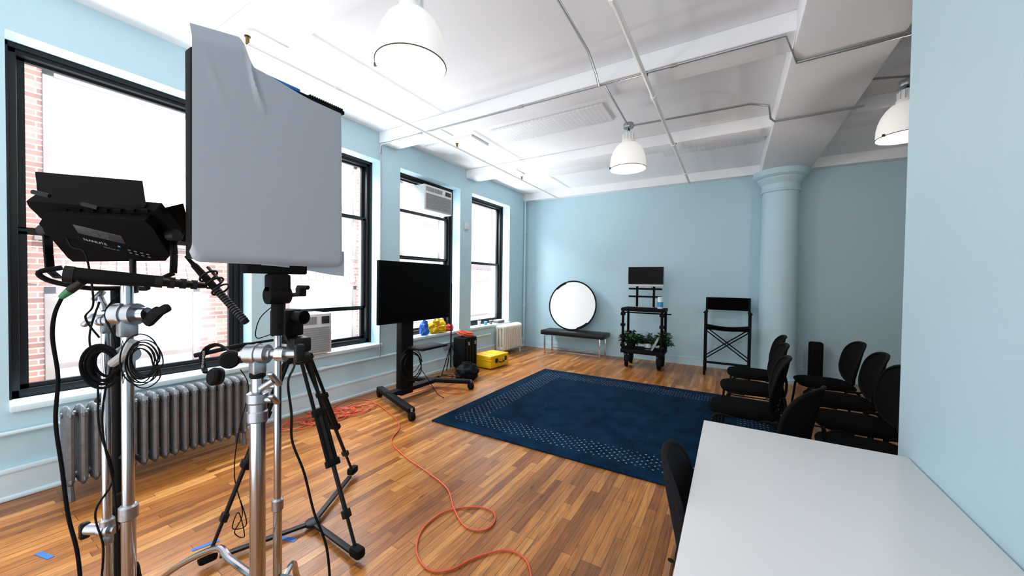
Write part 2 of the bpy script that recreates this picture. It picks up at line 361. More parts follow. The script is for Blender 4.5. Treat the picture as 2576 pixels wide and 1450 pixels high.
# neighbouring building across the alley
XF=-7.6
nb=thing('brick_building','weathered brick building across the alley seen through the windows','building',(XF,3,-4))
MB().b(XF-.4,XF,-8,16,-4,9).build('brick_wall','brick',nb)
def fwin(y0,y1,z0,z1):
    f=MB(); t=.09
    f.b(XF-.05,XF+.05,y0,y0+t,z0,z1); f.b(XF-.05,XF+.05,y1-t,y1,z0,z1); f.b(XF-.05,XF+.05,y0,y1,z1-t,z1); f.b(XF-.05,XF+.09,y0-.08,y1+.08,z0-.1,z0); f.b(XF-.05,XF+.03,y0,y1,(z0+z1)/2-.03,(z0+z1)/2+.04)
    o=f.build('window_frame','brown',nb); MB().b(XF-.02,XF+.012,y0+t,y1-t,z0,z1-t).build('pane','pane',o)
    a=MB(); n=12; yc=(y0+y1)/2; hw=(y1-y0)/2+.15
    for k in range(n):
        u=-1+2*(k+.5)/n; a.box((XF+.01,yc+u*hw,z1+.14+.12*(1-u*u)),(.04,hw*2/n*.88,.24),rx=-u*-.25)
    a.build('arched_lintel','brick',nb)
for yy in (-1.7,.95,3.9,6.8,9.7):
    for zz in (-.85,1.95,5.0): fwin(yy,yy+1.6,zz,zz+2.1)
# ---------------------------------------------------------------- rug
hx,hy=1.5,1.285
q=MB(); rx,ry=-1.02,3.975
q.b(rx-hx,rx+hx,ry-hy,ry+hy,.0015,.016,.006)
o=solo(q,'rug',rug_mat(hx,hy),'large navy blue rug with dotted border on the wood floor','rug')
# ---------------------------------------------------------------- desk & near chair
t=thing('desk','large white rectangular desk against the near right wall','desk',(.25,1.2,0))
MB().b(-.1,.60,.45,1.995,.715,.74,.004).build('desktop','desk',t)
MB().b(-.03,.53,.52,1.9,.675,.715).build('apron','alu',t)
for x in (-.05,.55):
    for y in (.51,1.93): MB().b(x-.02,x+.02,y-.02,y+.02,0,.715,.003).build('leg','alu',t)
def make_chair(name,label,seatm,backm,legm,bz=.665,bh=.40,bw=.43,curve=.06,bx=-.235,th=.012):
    t=thing(name,label,'chair')
    MB().pad(.46,.44,.055,Matrix.Translation((.01,0,.445))@Matrix.Rotation(PI/2,4,'Y'),ex=4,dome=.004).build('seat',seatm,t)
    BM=Matrix.Translation((bx,0,bz))@Matrix.Rotation(-.2,4,'Y')
    bk=MB().pad(bw,bh,th,BM,ex=2.7,curve=curve).build('backrest',backm,t)
    pts=[]; hw=bw/2
    for k in range(40):
        a=2*PI*k/40; c,s=math.cos(a),math.sin(a); y=hw*math.copysign(abs(c)**(2/2.7),c); z=bh/2*math.copysign(abs(s)**(2/2.7),s)
        pts.append(BM@V((curve*(y/hw)**2,y,z)))
    MB().tube(pts,.011,8,True).build('back_rim','dblack' if backm!='fabric' else backm,bk)
    for sgn in (-1,1):
        y=sgn*.225
        MB().tube(cr([(.23,y,.010),(.2,y,.25),(.17,y*.98,.42),(.05,y*.98,.43)],5),.010).build('leg',legm,t)
        MB().tube(cr([(-.27,y,.010),(-.24,y,.22),(-.19,y*.98,.42),(-.1,y*.98,.43)],5),.010).build('leg',legm,t)
        MB().tube(cr([(-.12,y*.9,.43),(-.22,y*.9,.44),(bx-.01,y*.85,bz-.13),(bx,y*.85,bz-.05)],5),.010).build('back_support',legm,t)
        MB().tube([(.215,y,.13),(-.255,y,.13)],.006).build('side_rail',legm,t)
    return t
c0=make_chair('stacking_chair','black mesh stacking chair in the window-side row, farthest from the desk','seat','mesh','dblack')
c0.location=(.21,4.6,.016); c0.rotation_euler=(0,0,PI)
first=[(.16,3.96,3.18,.016,'black mesh stacking chair in the window-side row, second from the column end'),
(.10,3.28,3.08,.016,'black mesh stacking chair standing partly on the rug edge, right behind the white desk corner'),
(.16,2.55,2.7,0,'black mesh stacking chair nearest the white desk, its rounded backrest above the desk edge'),
(.80,4.62,3.2,0,'black mesh stacking chair in the wall-side row, farthest, beside the tower heater'),
(.79,4.0,3.12,0,'black mesh stacking chair in the wall-side row, second from the far end'),
(.75,3.4,3.17,0,'black mesh stacking chair in the wall-side row, third from the far end'),
(.69,2.84,3.08,0,'black mesh stacking chair in the wall-side row, nearest, partly cut off by the partition')]
for x,y,a,z,l in first: dup(c0,(x,y,z),a,l)
nc=make_chair('fabric_chair','charcoal fabric desk chair with chrome legs tucked at the left side of the white desk','fabric','fabric','chrome',bz=.605,bh=.42,bw=.40,curve=.05,bx=-.21,th=.03)
nc.location=(.06,1.40,0); nc.rotation_euler=(0,0,.05)
# ---------------------------------------------------------------- tower heater
hx_,hy_=1.06,6.74
t=thing('tower_heater','slim black tower heater standing by the dark wall beside the column','heater',(hx_,hy_,0))
MB().lathe([(.13,0),(.13,.02),(.1,.035)],(hx_,hy_,0)).build('base','black',t)
MB().box((hx_,hy_,.31),(.16,.13,.55),.03,seg=4).build('body','dblack',t)
g=MB()
for k in range(9): g.b(hx_-.055+k*.012,hx_-.051+k*.012,hy_-.072,hy_-.064,.1,.52)
g.build('grille','black',t)
# ---------------------------------------------------------------- bench + reflector
t=thing('bench','black leather bench with chrome legs against the back wall','bench',(-2.57,6.66,0))
MB().b(-3.2,-1.94,6.45,6.88,.365,.455,.018).build('cushion','leather',t)
for x in (-3.12,-2.02):
    q=MB()
    for y in (6.49,6.84): q.b(x-.0125,x+.0125,y-.0125,y+.0125,0,.365,.002)
    q.b(x-.0125,x+.0125,6.49,6.84,.34,.365); q.build('leg_frame','chrome',t)
for y in (6.49,6.84): MB().b(-3.12,-2.02,y-.007,y+.007,.05,.068).build('stretcher','chrome',t)
rc=V((-2.66,6.74,.945)); rn=V((.02,-1,.16)).normalized()
t=thing('reflector','round white photo reflector with black rim standing on the bench','reflector',(rc.x,rc.y,.455))
MB().lathe([(0,-.002),(.475,-.002),(.475,.002),(0,.002)],rc,48,rn).build('white_fabric','white',t)
MB().torus(rc,.476,.014,rn,56).build('rim','dblack',t)
qm=rn.to_track_quat('Z','Y').to_matrix()
for a0 in (2.15,-1.05):
    A=[rc+qm@V((.478*math.cos(a0-.3+.6*k/12),.478*math.sin(a0-.3+.6*k/12),.005)) for k in range(13)]
    B=[rc+qm@V((.445*math.cos(a0-.3+.6*k/12),.445*math.sin(a0-.3+.6*k/12),.005)) for k in range(11,1,-1)]
    MB().poly(A+B,rn*.006).build('grip','dblack',t)
# ---------------------------------------------------------------- monitor cart
X0,X1,Y0,Y1=-1.57,-.90,6.17,6.6
t=thing('equipment_cart','black rolling equipment cart with large wheels and plants on its bottom shelf','cart',((X0+X1)/2,6.4,0))
MB().b(X0,X1,Y0,Y1,.235,.30,.01).build('bottom_shelf','dblack',t)
MB().b(X0,X1,Y0,Y1,.93,.985,.008).build('tray','dblack',t)
for x in (X0+.03,X1-.03):
    for y in (Y0+.03,Y1-.03): MB().cyl((x,y,.3),(x,y,.945),.021).build('post','dblack',t)
for x in (X0+.03,X1-.03):
    for z in (.36,.5,.7,.88): MB().b(x-.034,x+.034,Y0-.002,Y0+.062,z-.022,z+.022,.004).build('clamp','dblack',t)
for x in (X0+.2,X1-.2): MB().b(x-.016,x+.016,6.42,6.46,.985,1.35,.003).build('riser','dblack',t)
for z,e in ((1.17,.07),(1.3,.07)): MB().b(X0+e,X1-e,6.38,6.42,z-.015,z+.015,.004).build('crossbar','dblack',t)
for z in (.32,.42,.9): MB().b(X0-.03,X1+.09 if z==.9 else X1+.03,6.3,6.33,z-.01,z+.01,.002).build('side_bar','dblack',t)
for x in (X0+.09,X1-.07):
    for y in (Y0+.06,Y1-.05):
        wv=MB().lathe([(.035,-.025),(.075,-.032),(.1,-.022),(.104,0),(.1,.022),(.075,.032),(.035,.025)],(x,y,.104),24,V((1,.25,0))).build('wheel','dblack',t)
        MB().lathe([(.0,-.028),(.032,-.028),(.032,.028),(0,.028)],(x,y,.104),16,V((1,.25,0))).build('hub','dgrey',wv)
        q=MB(); q.b(x-.04,x+.04,y-.03,y+.03,.215,.24)
        for s in (-1,1): q.bar((x+s*.038,y,.225),(x+s*.038,y,.09),.03,.005)
        q.build('caster_fork','dblack',t)
t=thing('desktop_monitor','small black-screened monitor with pale chin on top of the cart','monitor',(-1.22,6.36,1.315))
MB().box((-1.22,6.36,1.505),(.56,.03,.325),.005).build('housing','acwhite',t)
MB().b(-1.498,-.942,6.336,6.3445,1.378,1.666).build('screen','screen',t)
q=MB(); q.box((-1.22,6.39,1.4),(.12,.015,.17),.003); q.box((-1.22,6.39,1.319),(.2,.12,.008),.003); q.build('stand','alu',t)
t=thing('keyboard','slim dark keyboard lying on the cart tray','keyboard',(-1.26,6.27,.985))
MB().box((-1.26,6.27,.994),(.4,.12,.014),.003).build('case','black',t)
q=MB()
for i in range(14):
    for j in range(4): q.box((-1.26-.175+i*.027,6.228+j*.028,1.003),(.021,.021,.006),.002,seg=1)
q.build('keys','greyprint',t)
t=thing('wipes_canister','white wipes canister with blue label on the cart tray','canister',(-.98,6.32,.985))
MB().lathe([(.04,0),(.042,.005),(.042,.15),(.04,.155)],(-.98,6.32,.985)).build('body','white',t)
MB().lathe([(.0428,.03),(.0428,.11)],(-.98,6.32,.985)).build('label_band','cyan',t)
MB().lathe([(.043,.155),(.043,.18),(.03,.19)],(-.98,6.32,.985)).build('lid','white',t)
def plant(x,y,z,R,H,n,label,flw=False):
    t=thing('potted_plant',label,'plant',(x,y,z))
    MB().lathe([(.05,0),(.065,.09),(.07,.09),(.07,.1),(.06,.1)],(x,y,z),20).build('pot','black' if not flw else 'acwhite',t)
    q=MB()
    for k in range(n):
        a=random.random()*2*PI; rr=R*math.sqrt(random.random()); c=V((x+rr*math.cos(a),y+rr*math.sin(a)*.7,z+.08+H*random.random()*(1-.5*(rr/R)**2)))
        L=.035+.03*random.random(); d=V((math.cos(a),math.sin(a),random.uniform(-.6,.5))).normalized(); s=d.cross(V((random.uniform(-.4,.4),random.uniform(-.4,.4),1))).normalized()*L*.38; u=s.cross(d).normalized()*L*.15
        vs=[q.bm.verts.new(p) for p in (c-d*L,c-d*L*.2+s+u,c+d*L*.4+s*.8+u,c+d*L,c+d*L*.4-s*.8+u,c-d*L*.2-s+u)]
        q.bm.faces.new(vs)
    q.build('foliage','leaf',t,fixn=False)
    q=MB()
    for k in range(10):
        a=k*.7; q.cyl((x,y,z+.07),(x+R*.6*math.cos(a),y+R*.4*math.sin(a),z+.08+H*.6),.003,n=6)
    q.build('stems','leaf',t)
    if flw:
        q=MB()
        for k in range(30):
            a=random.random()*2*PI; rr=R*.8*math.sqrt(random.random()); q.sph((x+rr*math.cos(a),y+rr*math.sin(a)*.6,z+.12+H*.8*random.random()),.012,6)
        q.build('flowers','purple',t)
plant(-1.42,6.34,.30,.2,.22,320,'bushy green plant at the left of the cart bottom shelf')
plant(-1.16,6.36,.30,.11,.18,110,'green plant with purple flowers in the middle of the cart bottom shelf',True)
plant(-.93,6.40,.30,.14,.24,180,'leafy green plant at the right of the cart bottom shelf')
t=thing('folder','grey folder leaning on the cart bottom shelf','folder',(-1.0,6.25,.30))
MB().box((-1.03,6.235,.42),(.02,.13,.24),.003,ry=.45).build('cover','greyprint',t); MB().box((-1.02,6.235,.415),(.012,.12,.22),.001,ry=.45).build('pages','white',t)
# ---------------------------------------------------------------- director chair
t=thing('director_chair','tall black folding director chair beside the column','chair',(-.04,6.5,0))
xa,xb,ya,yb=-.33,.25,6.33,6.68
for x in (xa,xb):
    for y in (ya,yb): MB().b(x-.014,x+.014,y-.014,y+.014,0.0,1.18 if y==yb else .95,.003).build('leg','dblack',t)
    MB().b(x-.025,x+.025,ya-.03,yb+.02,.95,.97,.005).build('armrest','dblack',t)
    for z in (.06,.72,.22): MB().b(x-.009,x+.009,ya,yb,z-.01,z+.01).build('side_rail','dblack',t)
for y in (ya,yb):
    for s in (0,1):
        MB().bar((xa if s else xb,y+.01*s,.25),(xb if s else xa,y+.01*s,.70),.016,.016).build('cross_brace','dblack',t)
q=MB()
for of in (0,.035): q.grid(lambda u,v: V((xa+(xb-xa)*u,ya+(yb-ya)*v,.755-of-.03*math.sin(PI*u))),16,4)
q.b(xa,xb,ya-.004,ya+.004,.70,.75)
q.build('seat','seat',t)
q=MB()
for ofs in (0,.006): q.grid(lambda u,v: V((xa-.01+(xb-xa+.02)*u,yb+.005-ofs+.04*math.sin(PI*u),.985+.2*v)),16,4)
q.build('back_sling','seat',t)
q=MB(); q.b(xa,xb,ya-.07,ya-.05,.2,.215); q.b(xa,xb,ya-.01,ya+.01,.2,.22); q.b(xa,xa+.015,ya-.07,ya,.2,.215); q.b(xb-.015,xb,ya-.07,ya,.2,.215); q.build('footrest','dblack',t)
# ---------------------------------------------------------------- TV on cart
yc=3.04
t=thing('tv_stand','black rolling television stand with splayed legs by the window wall','stand',(-3.27,yc,0))
MB().b(-3.32,-3.23,yc-.09,yc+.09,.06,1.45,.006).build('column','dblack',t)
MB().b(-3.33,-3.22,2.80,3.5,.085,.135,.01).build('crossbar','dblack',t)
for p,q_ in (((-3.58,2.93,.1),(-2.7,2.60,.1)),((-3.58,3.45,.1),(-2.85,3.76,.1))):
    MB().bar(p,q_,.08,.05,.012).build('leg','dblack',t)
    for e in (p,q_):
        wv=MB().lathe([(.0,-.026),(.04,-.026),(.045,-.02),(.045,.02),(.04,.026),(0,.026)],(e[0],e[1],.045),20,V((.4,1,0))).build('caster','dblack',t)
        MB().cyl((e[0],e[1],.05),(e[0],e[1],.12),.013).build('caster_stem','alu',wv)
MB().b(-3.23,-2.95,3.0,3.42,.60,.622,.004).build('shelf','dblack',t)
MB().b(-3.24,-3.215,2.85,3.45,1.1,1.45,.003).build('mount_plate','dblack',t)
t=thing('television','wide flat black television on the rolling stand','television',(-3.19,3.14,.92))
MB().b(-3.213,-3.175,2.58,3.70,.915,1.605,.006).build('housing','dblack',t)
MB().b(-3.176,-3.172,2.59,3.69,.93,1.597).build('screen','screen',t)
def coil(c,nrm,R,turns,j,r,name,m,label,cat='cable',tail=None,sq=1):
    q3=V(nrm).to_track_quat('Z','Y').to_matrix(); P=[]
    for k in range(turns):
        cxx=random.uniform(-j,j)*R*.6; cyy=random.uniform(-j,j)*R*.6; Rk=R*(1+random.uniform(-j,j)); hh=random.uniform(-j,j)*R*.5
        for i in range(12):
            a=2*PI*i/12; P.append(V(c)+q3@V((cxx+Rk*math.cos(a),cyy+Rk*sq*math.sin(a),(k/turns-.5)*r*2.2*turns*.5+hh*math.sin(a))))
    if tail: P+= [V(p) for p in tail]
    return solo(MB().tube(cr(P,3),r,6),name,m,label,cat)
coil((-3.16,yc,.42),V((1,0,.1)),.15,6,.3,.004,'cable_bundle','dblack','tangled black cables hanging on the television stand column',tail=[(-3.1,3.25,.2),(-3.05,3.35,.02),(-2.9,3.3,.008)])
coil((-3.42,3.9,.03),Z,.16,4,.35,.006,'cable_coil','dblack','loose black cable heap on the floor behind the television stand')
def blob(c,s,seed,n=24,amp=.25):
    t=bmesh.new(); bmesh.ops.create_icosphere(t,subdivisions=4,radius=1)
    for v in t.verts:
        k=1+amp*noise.noise(v.co*2.1+V((seed,0,0)))+amp*.5*noise.noise(v.co*5+V((0,seed,0)))
        v.co=V((v.co.x*s[0]*k,v.co.y*s[1]*k,max(v.co.z*k,-.75)*s[2]))
    lo=min(v.co.z for v in t.verts)
    for v in t.verts: v.co.z-=lo
    m_=MB(); return m_.merge(t,Matrix.Translation(c))
t=thing('backpack','small black bag slumped on the floor behind the television stand','bag',(-3.2,4.1,0))
blob((-3.2,4.12,0),(.15,.2,.13),3).build('body','dblack',t)
MB().tube(cr([(-3.26,4.04,.18),(-3.20,4.06,.25),(-3.14,4.14,.24),(-3.12,4.18,.17)],5),.008).build('strap','black',t)
p=V((-3.56,4.2,0)); t=thing('light_stand','thin black light stand behind the television','stand',p)
MB().cyl(p+V((0,0,.1)),p+V((0,0,1.35)),.009).build('pole','dblack',t)
for k in range(3):
    a=k*2*PI/3+.5; MB().tube([p+V((0,0,.45)),p+V((.2*math.cos(a),.2*math.sin(a),.008))],.007).build('leg','dblack',t)
# ---------------------------------------------------------------- hard cases
t=thing('hard_case','yellow hard equipment case lying closed on the floor','case',(-3.37,5.0,0),-.08)
c=V((-3.37,5.0,0))
MB().box(c+V((0,0,.075)),(.36,.48,.13),.02,-.08).build('lower_shell','yellow',t)
MB().box(c+V((0,0,.175)),(.36,.48,.075),.02,-.08).build('lid','yellow',t)
MB().box(c+V((0,0,.14)),(.375,.495,.016),.004,-.08).build('seam_rim','yellow',t)
for k in (-.13,.13): MB().box(c+V((.19,k,.13)),(.02,.05,.07),.005,-.08).build('latch','black',t)
MB().tube(cr([c+V((.185,-.06,.1)),c+V((.22,-.05,.1)),c+V((.22,.05,.1)),c+V((.185,.06,.1))],4),.009).build('handle','black',t)
q=MB()
for k in (-.16,0,.16): q.box(c+V((0,k,.214)),(.26,.03,.008),.003,-.08)
q.build('lid_ribs','yellow',t)
c=V((-3.62,4.62,0)); t=thing('upright_case','black hard case standing upright beside the yellow case','case',c)
MB().box(c+V((0,0,.27)),(.24,.32,.48),.025).build('shell','dblack',t)
q=MB()
for k in range(4): q.box(c+V((.124,-.11+k*.073,.27)),(.012,.02,.42),.004)
q.build('ribs','black',t)
for k in (-.08,.08): MB().box(c+V((.135,k,.42)),(.014,.04,.05),.004).build('latch','alu',t)
MB().tube(cr([c+V((0,-.07,.5)),c+V((0,-.06,.53)),c+V((0,.06,.53)),c+V((0,.07,.5))],4),.009).build('handle','black',t)
for k in (-.12,.12): MB().cyl(c+V((-.06,k-.02,.03)),c+V((-.06,k+.02,.03)),.03).build('wheel','black',t)
coil((-3.62,4.62,.56),V((.1,.1,1)),.10,6,.3,.009,'cord_coil','orange','coiled orange extension cord on top of the black case')
solo(blob((-3.9,4.27,ZS+.006),(.09,.18,.12),9,amp=.5),'plastic_bag','yellow','crumpled yellow plastic bag on the sill under the upper air conditioner','bag')
solo(blob((-3.88,3.97,ZS+.006),(.06,.07,.12),5,amp=.45),'cloth_bundle','blue','blue cloth bundle on the window sill beside the yellow bag','cloth')
solo(blob((-3.9,4.55,ZS+.006),(.06,.08,.06),12,amp=.3),'small_pouch','red','small red pouch at the far end of the sill behind the television','pouch')
for k,(y,m_,h,l) in enumerate(((5.35,'white',.09,'small white jar on the far window sill'),(5.55,'cyan',.06,'small light blue cup on the far window sill'),(5.72,'brown',.07,'small brown cup on the far window sill'))):
    t=thing('jar' if k==0 else 'cup',l,'jar' if k==0 else 'cup',(-3.88,y,ZS+.006)); MB().lathe([(.026,0),(.03,h),(.027,h),(.024,.005),(0,.005)],(-3.88,y,ZS+.006),20).build('body',m_,t)
    MB().torus((-3.88,y,ZS+.006+h),.029,.003,n=20,m=6).build('rim','white',t)
t=thing('tool_box','flat beige box on the far window sill','box',(-3.88,6.0,ZS+.006)); MB().box((-3.88,6.0,ZS+.031),(.12,.22,.05),.005).build('body','brown',t); MB().box((-3.88,6.0,ZS+.06),(.125,.225,.012),.003).build('lid','radw',t)
# ---------------------------------------------------------------- radiators
def radiator(label,x,y0,y1,H,m,n):
    t=thing('radiator',label,'radiator',(x,(y0+y1)/2,0)); st=(y1-y0)/n
    for k in range(n):
        y=y0+st*(k+.5); q=MB(); zb=.09
        for dx in (-.07,0,.07):
            q.tube([(x+dx*.7,y,zb-.0),(x+dx,y,zb+.03),(x+dx,y,zb+.07),(x+dx,y,H-.08),(x+dx,y,H-.04),(x+dx*.7,y,H-.012)],[.010,st*.32,st*.34,st*.34,st*.38,.012],8)
        q.sph((x,y,H-.045),(.098,st*.42,.045),12); q.sph((x,y,zb+.035),(.098,st*.42,.04),12)
        if k in (0,n-1):
            for dx in (-.05,.05): q.cyl((x+dx*1.2,y,0),(x+dx,y,zb+.03),.02,.014,8)
        q.build('section',m,t)
    q=MB(); q.cyl((x,y0,.14),(x,y1,.14),.02); q.cyl((x,y0,H-.05),(x,y1,H-.05),.018); q.build('connecting_pipe',m,t)
    q=MB(); q.cyl((x,y1,.14),(x,y1+.09,.14),.015); q.cyl((x,y1+.08,0),(x,y1+.08,.17),.014); q.sph((x,y1+.08,.17),.028); q.build('valve','galv',t)
radiator('old silver cast iron radiator under the nearest window',-3.54,.50,1.50,.58,'rad',18)
radiator('cream cast iron radiator under the far window near the back corner',-3.68,5.72,6.42,.58,'radw',11)
# ---------------------------------------------------------------- air conditioners
def ac(label,y0,y1,z0,z1,xf):
    t=thing('air_conditioner',label,'air conditioner',((xf-.2),(y0+y1)/2,z0))
    MB().b(XW-.45,xf,y0,y1,z0,z1,.01).build('housing','acwhite',t)
    q=MB(); zt=z1-(z1-z0)*.3; n=12
    for k in range(n): z=z0+.03+(zt-z0-.05)*k/(n-1); q.b(xf,xf+.012,y0+.03,y1-.03,z-.005,z+.005)
    q.build('intake_grille','acgrille',t)
    q=MB()
    for k in range(14): y=y0+.04+(y1-y0-.08)*.62*k/13; q.b(xf,xf+.01,y-.004,y+.004,zt+.02,z1-.03)
    q.build('outlet_louvre','acgrille',t)
    MB().b(xf,xf+.006,y1-(y1-y0)*.26,y1-.03,zt+.02,z1-.03,.002).build('control_panel','dgrey',t)
ac('white window air conditioner low in the second window behind the camera tripod',1.97,2.42,ZS+.02,1.03,-3.74)
ac('white window air conditioner high in the window above the television',3.85,4.45,2.41,2.78,-3.78)
# ---------------------------------------------------------------- pendants
def pendant(x,y,z,label,zt=ZC,sc=.93):
    t=thing('pendant_lamp',label,'lamp',(x,y,z),group=None); c3=(x,y,z)
    P=lambda L: [(r*sc,h*sc) for r,h in L]
    MB().lathe(P([(.198,0),(.2,.03),(.197,.09),(.186,.15),(.168,.2),(.14,.25),(.108,.285),(.075,.3),(.07,.3),(.1,.28),(.135,.245),(.162,.2),(.18,.15),(.191,.09),(.194,.03),(.194,0)]),c3,48).build('shade','lamp',t)
    MB().lathe(P([(0,.012),(.19,.012),(.19,.016),(0,.016)]),c3,40).build('diffuser','bulb',t)
    r=MB().torus((x,y,z+.006),.201*sc,.0026,n=48,m=6).build('ring','ring',t)
    MB().box((x+.205*sc*math.cos(3.7),y+.205*sc*math.sin(3.7),z+.008),(.018,.01,.02)).build('clip','ring',r)
    nk=MB(); nk.lathe(P([(.072,.29),(.074,.33),(.06,.335),(.056,.4),(.045,.42),(.02,.43)]),c3,24)
    for k in range(12):
        a=2*PI*k/12; nk.box((x+.063*sc*math.cos(a),y+.063*sc*math.sin(a),z+.365*sc),(.012,.006,.07),rz=a)
    nk.build('neck','white',t)
    q=MB(); z0=z+.43*sc; z1=zt-.19
    n=max(2,int((z1-z0)/.028))
    for k in range(n):
        zz=z0+(z1-z0)*(k+.5)/n; q.torus((x,y,zz),.011,.0025,V((1,0,0)) if k%2 else V((0,1,0)),12,5,sy=1.35 if k%2 else 1,sx=1 if k%2 else 1.35)
    q.tube(cr([(x,y,z0),(x+.014,y,(z0+z1)/2),(x,y,z1)],6),.003,6); q.build('chain','dblack',t)
    MB().lathe([(.05,-.0),(.055,.01),(.055,.04),(.05,.05)],(x,y,z1),24).build('junction_box','galv',t)
pendant(-1.51,1.43,2.555,'large glowing white bell pendant lamp hanging nearest the camera')
pendant(-.98,4.03,2.62,'glowing white bell pendant lamp hanging over the rug')
pendant(1.22,4.30,2.64,'glowing white pendant lamp at the right, beyond the ceiling girder')
# ---------------------------------------------------------------- pipes
def pipe(pts,r,m,label,name='conduit',cat='pipe',heads=(),hm='brass',k=0):
    t=thing(name,label,cat,pts[0]); P=[V(p) for p in pts]
    q=MB(); q.tube(P if not k else cr(P,k),r,10); q.build('tube',m,t)
    for a,b_ in zip(P,P[1:]):
        L=(b_-a).length; n=int(L/1.2)
        for j in range(n):
            c=a.lerp(b_,(j+.5)/n); d=(b_-a).normalized(); MB().cyl(c-d*.025,c+d*.025,r*1.5,n=10).build('coupling',m,t)
    for h in heads:
        h=V(h); s_=MB(); s_.cyl(h,h+V((0,0,.045)),.012); s_.cyl(h+V((0,0,.05)),h+V((0,0,.055)),.02); s_.cyl(h+V((0,0,-.0)),h+V((0,0,.05)),.006); s_.build('sprinkler_head',hm,t)
    return t
zp=3.02
a=on(612,118,2,zp); b=on(1415,500,2,zp); xm=(a.x+b.x)/2; a.x=b.x=xm
pipe([a,b],.013,'white','long thin white sprinkler pipe running near the window wall','sprinkler_pipe',heads=[a,a.lerp(b,.42),a.lerp(b,.72)])
a=on(1555,0,2,zp); b=on(1730,462,2,zp); a.x=b.x=(a.x+b.x)/2; a.y=.2
pipe([a,b],.017,'white','white sprinkler pipe crossing the ceiling above the rug','sprinkler_pipe',heads=[a.lerp(b,.72),a.lerp(b,.45)])
zc=3.07
J=on(1508,215,2,zc)
yl=J.y
pipe([V((XW+.03,yl+.05,.42)),V((XW+.03,yl+.05,zc-.1)),V((XW+.1,yl,zc)),V((-1.1,yl,zc)),V((.28,yl+.0,zc)),V((.38,yl+.35,zc-.03)),V((1.4,yl+.3,zc-.03)),V((2.2,yl+.3,zc-.03))],.010,'galv','grey conduit running down the wall and along the ceiling beam over the rug')
a=on(1405,0,2,zc-.01); b=on(1480,130,2,zc-.01); pipe([a-(b-a)*.8,b,on(1499,185,2,zc-.01),J+V((0,-.02,-.01))],.010,'galv','grey conduit running from the camera side to the ceiling beam')
pipe([J+V((.04,0,0)),V((-.98,4.03,3.08))],.009,'galv','short grey conduit between the beam and the middle pendant lamp')
p1=V((-.98,4.03,3.08)); pipe([p1,V((.12,4.08,3.08)),V((.27,4.2,3.08)),V((.30,4.45,3.05)),V((.34,4.5,3.03)),V((1.0,4.5,3.03))],.010,'galv','grey conduit from the middle pendant lamp over to the girder')
pipe([V((.98,4.3,3.18)),V((1.22,4.3,3.14)),V((2.4,4.3,3.18))],.010,'galv','grey conduit on the ceiling feeding the right pendant lamp')
pipe([V((XW+.03,YB-.12,.1)),V((XW+.03,YB-.12,ZC-.02))],.022,'wall','pale blue riser pipe in the back left corner','riser_pipe')
pipe([V((XW+.025,-.9,.42)),V((XW+.025,5.6,.42))],.014,'sill','pale painted conduit running low along the window wall')
solo(MB().box((XW+.0175,4.875,2.31),(.035,.09,.11),.006),'thermostat','acwhite','small white thermostat box on the wall between the two far windows','thermostat')
solo(MB().box((XW+.0175,4.4,.36),(.035,.12,.08),.006),'outlet_box','greyprint','small grey outlet box on the wall below the sill with the yellow bag','outlet')
for x0,x1,y0,y1,l in ((-2.57,-1.17,3.72,4.14,'perforated white ceiling panel left of the middle pendant lamp'),(-.87,.3,5.25,5.67,'perforated white ceiling panel above the director chair'),(-2.75,-1.5,5.4,5.8,'perforated white ceiling panel above the bench'),(-3.65,-2.85,3.72,4.1,'perforated white ceiling panel close to the window wall'),(.98,1.95,5.25,5.67,'perforated white ceiling panel beyond the girder near the back wall'),(1.0,2.1,3.5,3.95,'perforated white ceiling panel beyond the girder nearest the partition')):
    solo(MB().b(x0,x1,y0,y1,ZC-.03,ZC-.0,.006),'ceiling_panel','tile',l,'ceiling panel')
# ---------------------------------------------------------------- floor cords and tape
def fl(px,py,z=.008): return on(px,py,2,z)
cp=[(745,1020),(800,1045),(870,1010),(930,1008),(985,1045),(1005,1075),(985,1110),(1020,1150),(1075,1188),(1125,1230),(1142,1280),(1170,1325),(1215,1335),(1243,1315),(1240,1288),(1195,1276),(1120,1288),(1065,1330),(1048,1385),(1075,1432),(1130,1435),(1200,1402),(1275,1385),(1325,1412),(1340,1480)]
solo(MB().tube(cr([fl(*p) for p in cp],8),.0048,8),'extension_cord','orange','orange extension cord snaking over the wood floor toward the camera','cord')
P=[]
e0=fl(745,1072); e1_=fl(915,1026)
for k in range(170):
    u=k/169; c=e0.lerp(e1_,.5+.5*math.sin(u*11.3)*(.6+.4*u)); a=k*.58; R=.12+.06*math.sin(k*.37)
    P.append(c+V((R*.9*math.cos(a),R*1.1*math.sin(a),.002+.012*random.random())))
solo(MB().tube(cr(P,3),.0052,6),'cord_tangle','orange','tangled orange cord heap on the floor by the baseboard','cord')
solo(MB().tube(cr([fl(1060,960),fl(1110,985),fl(1155,990),fl(1150,978),fl(1095,975),fl(1040,990),fl(1000,1000)],6),.004,6),'power_cord','orange','thin orange cord loop on the floor under the television stand','cord')
for px,py,a,l in ((112,1398,.25,'strip of blue tape on the floor at the far left'),(518,1372,1.3,'strip of blue tape on the floor by the left tripod foot'),(722,1356,.3,'strip of blue tape on the floor inside the tripod spreader')):
    c=fl(px,py,.0015); solo(MB().box(c,(.11,.024,.002),rz=a),'floor_tape','blue',l,'tape')
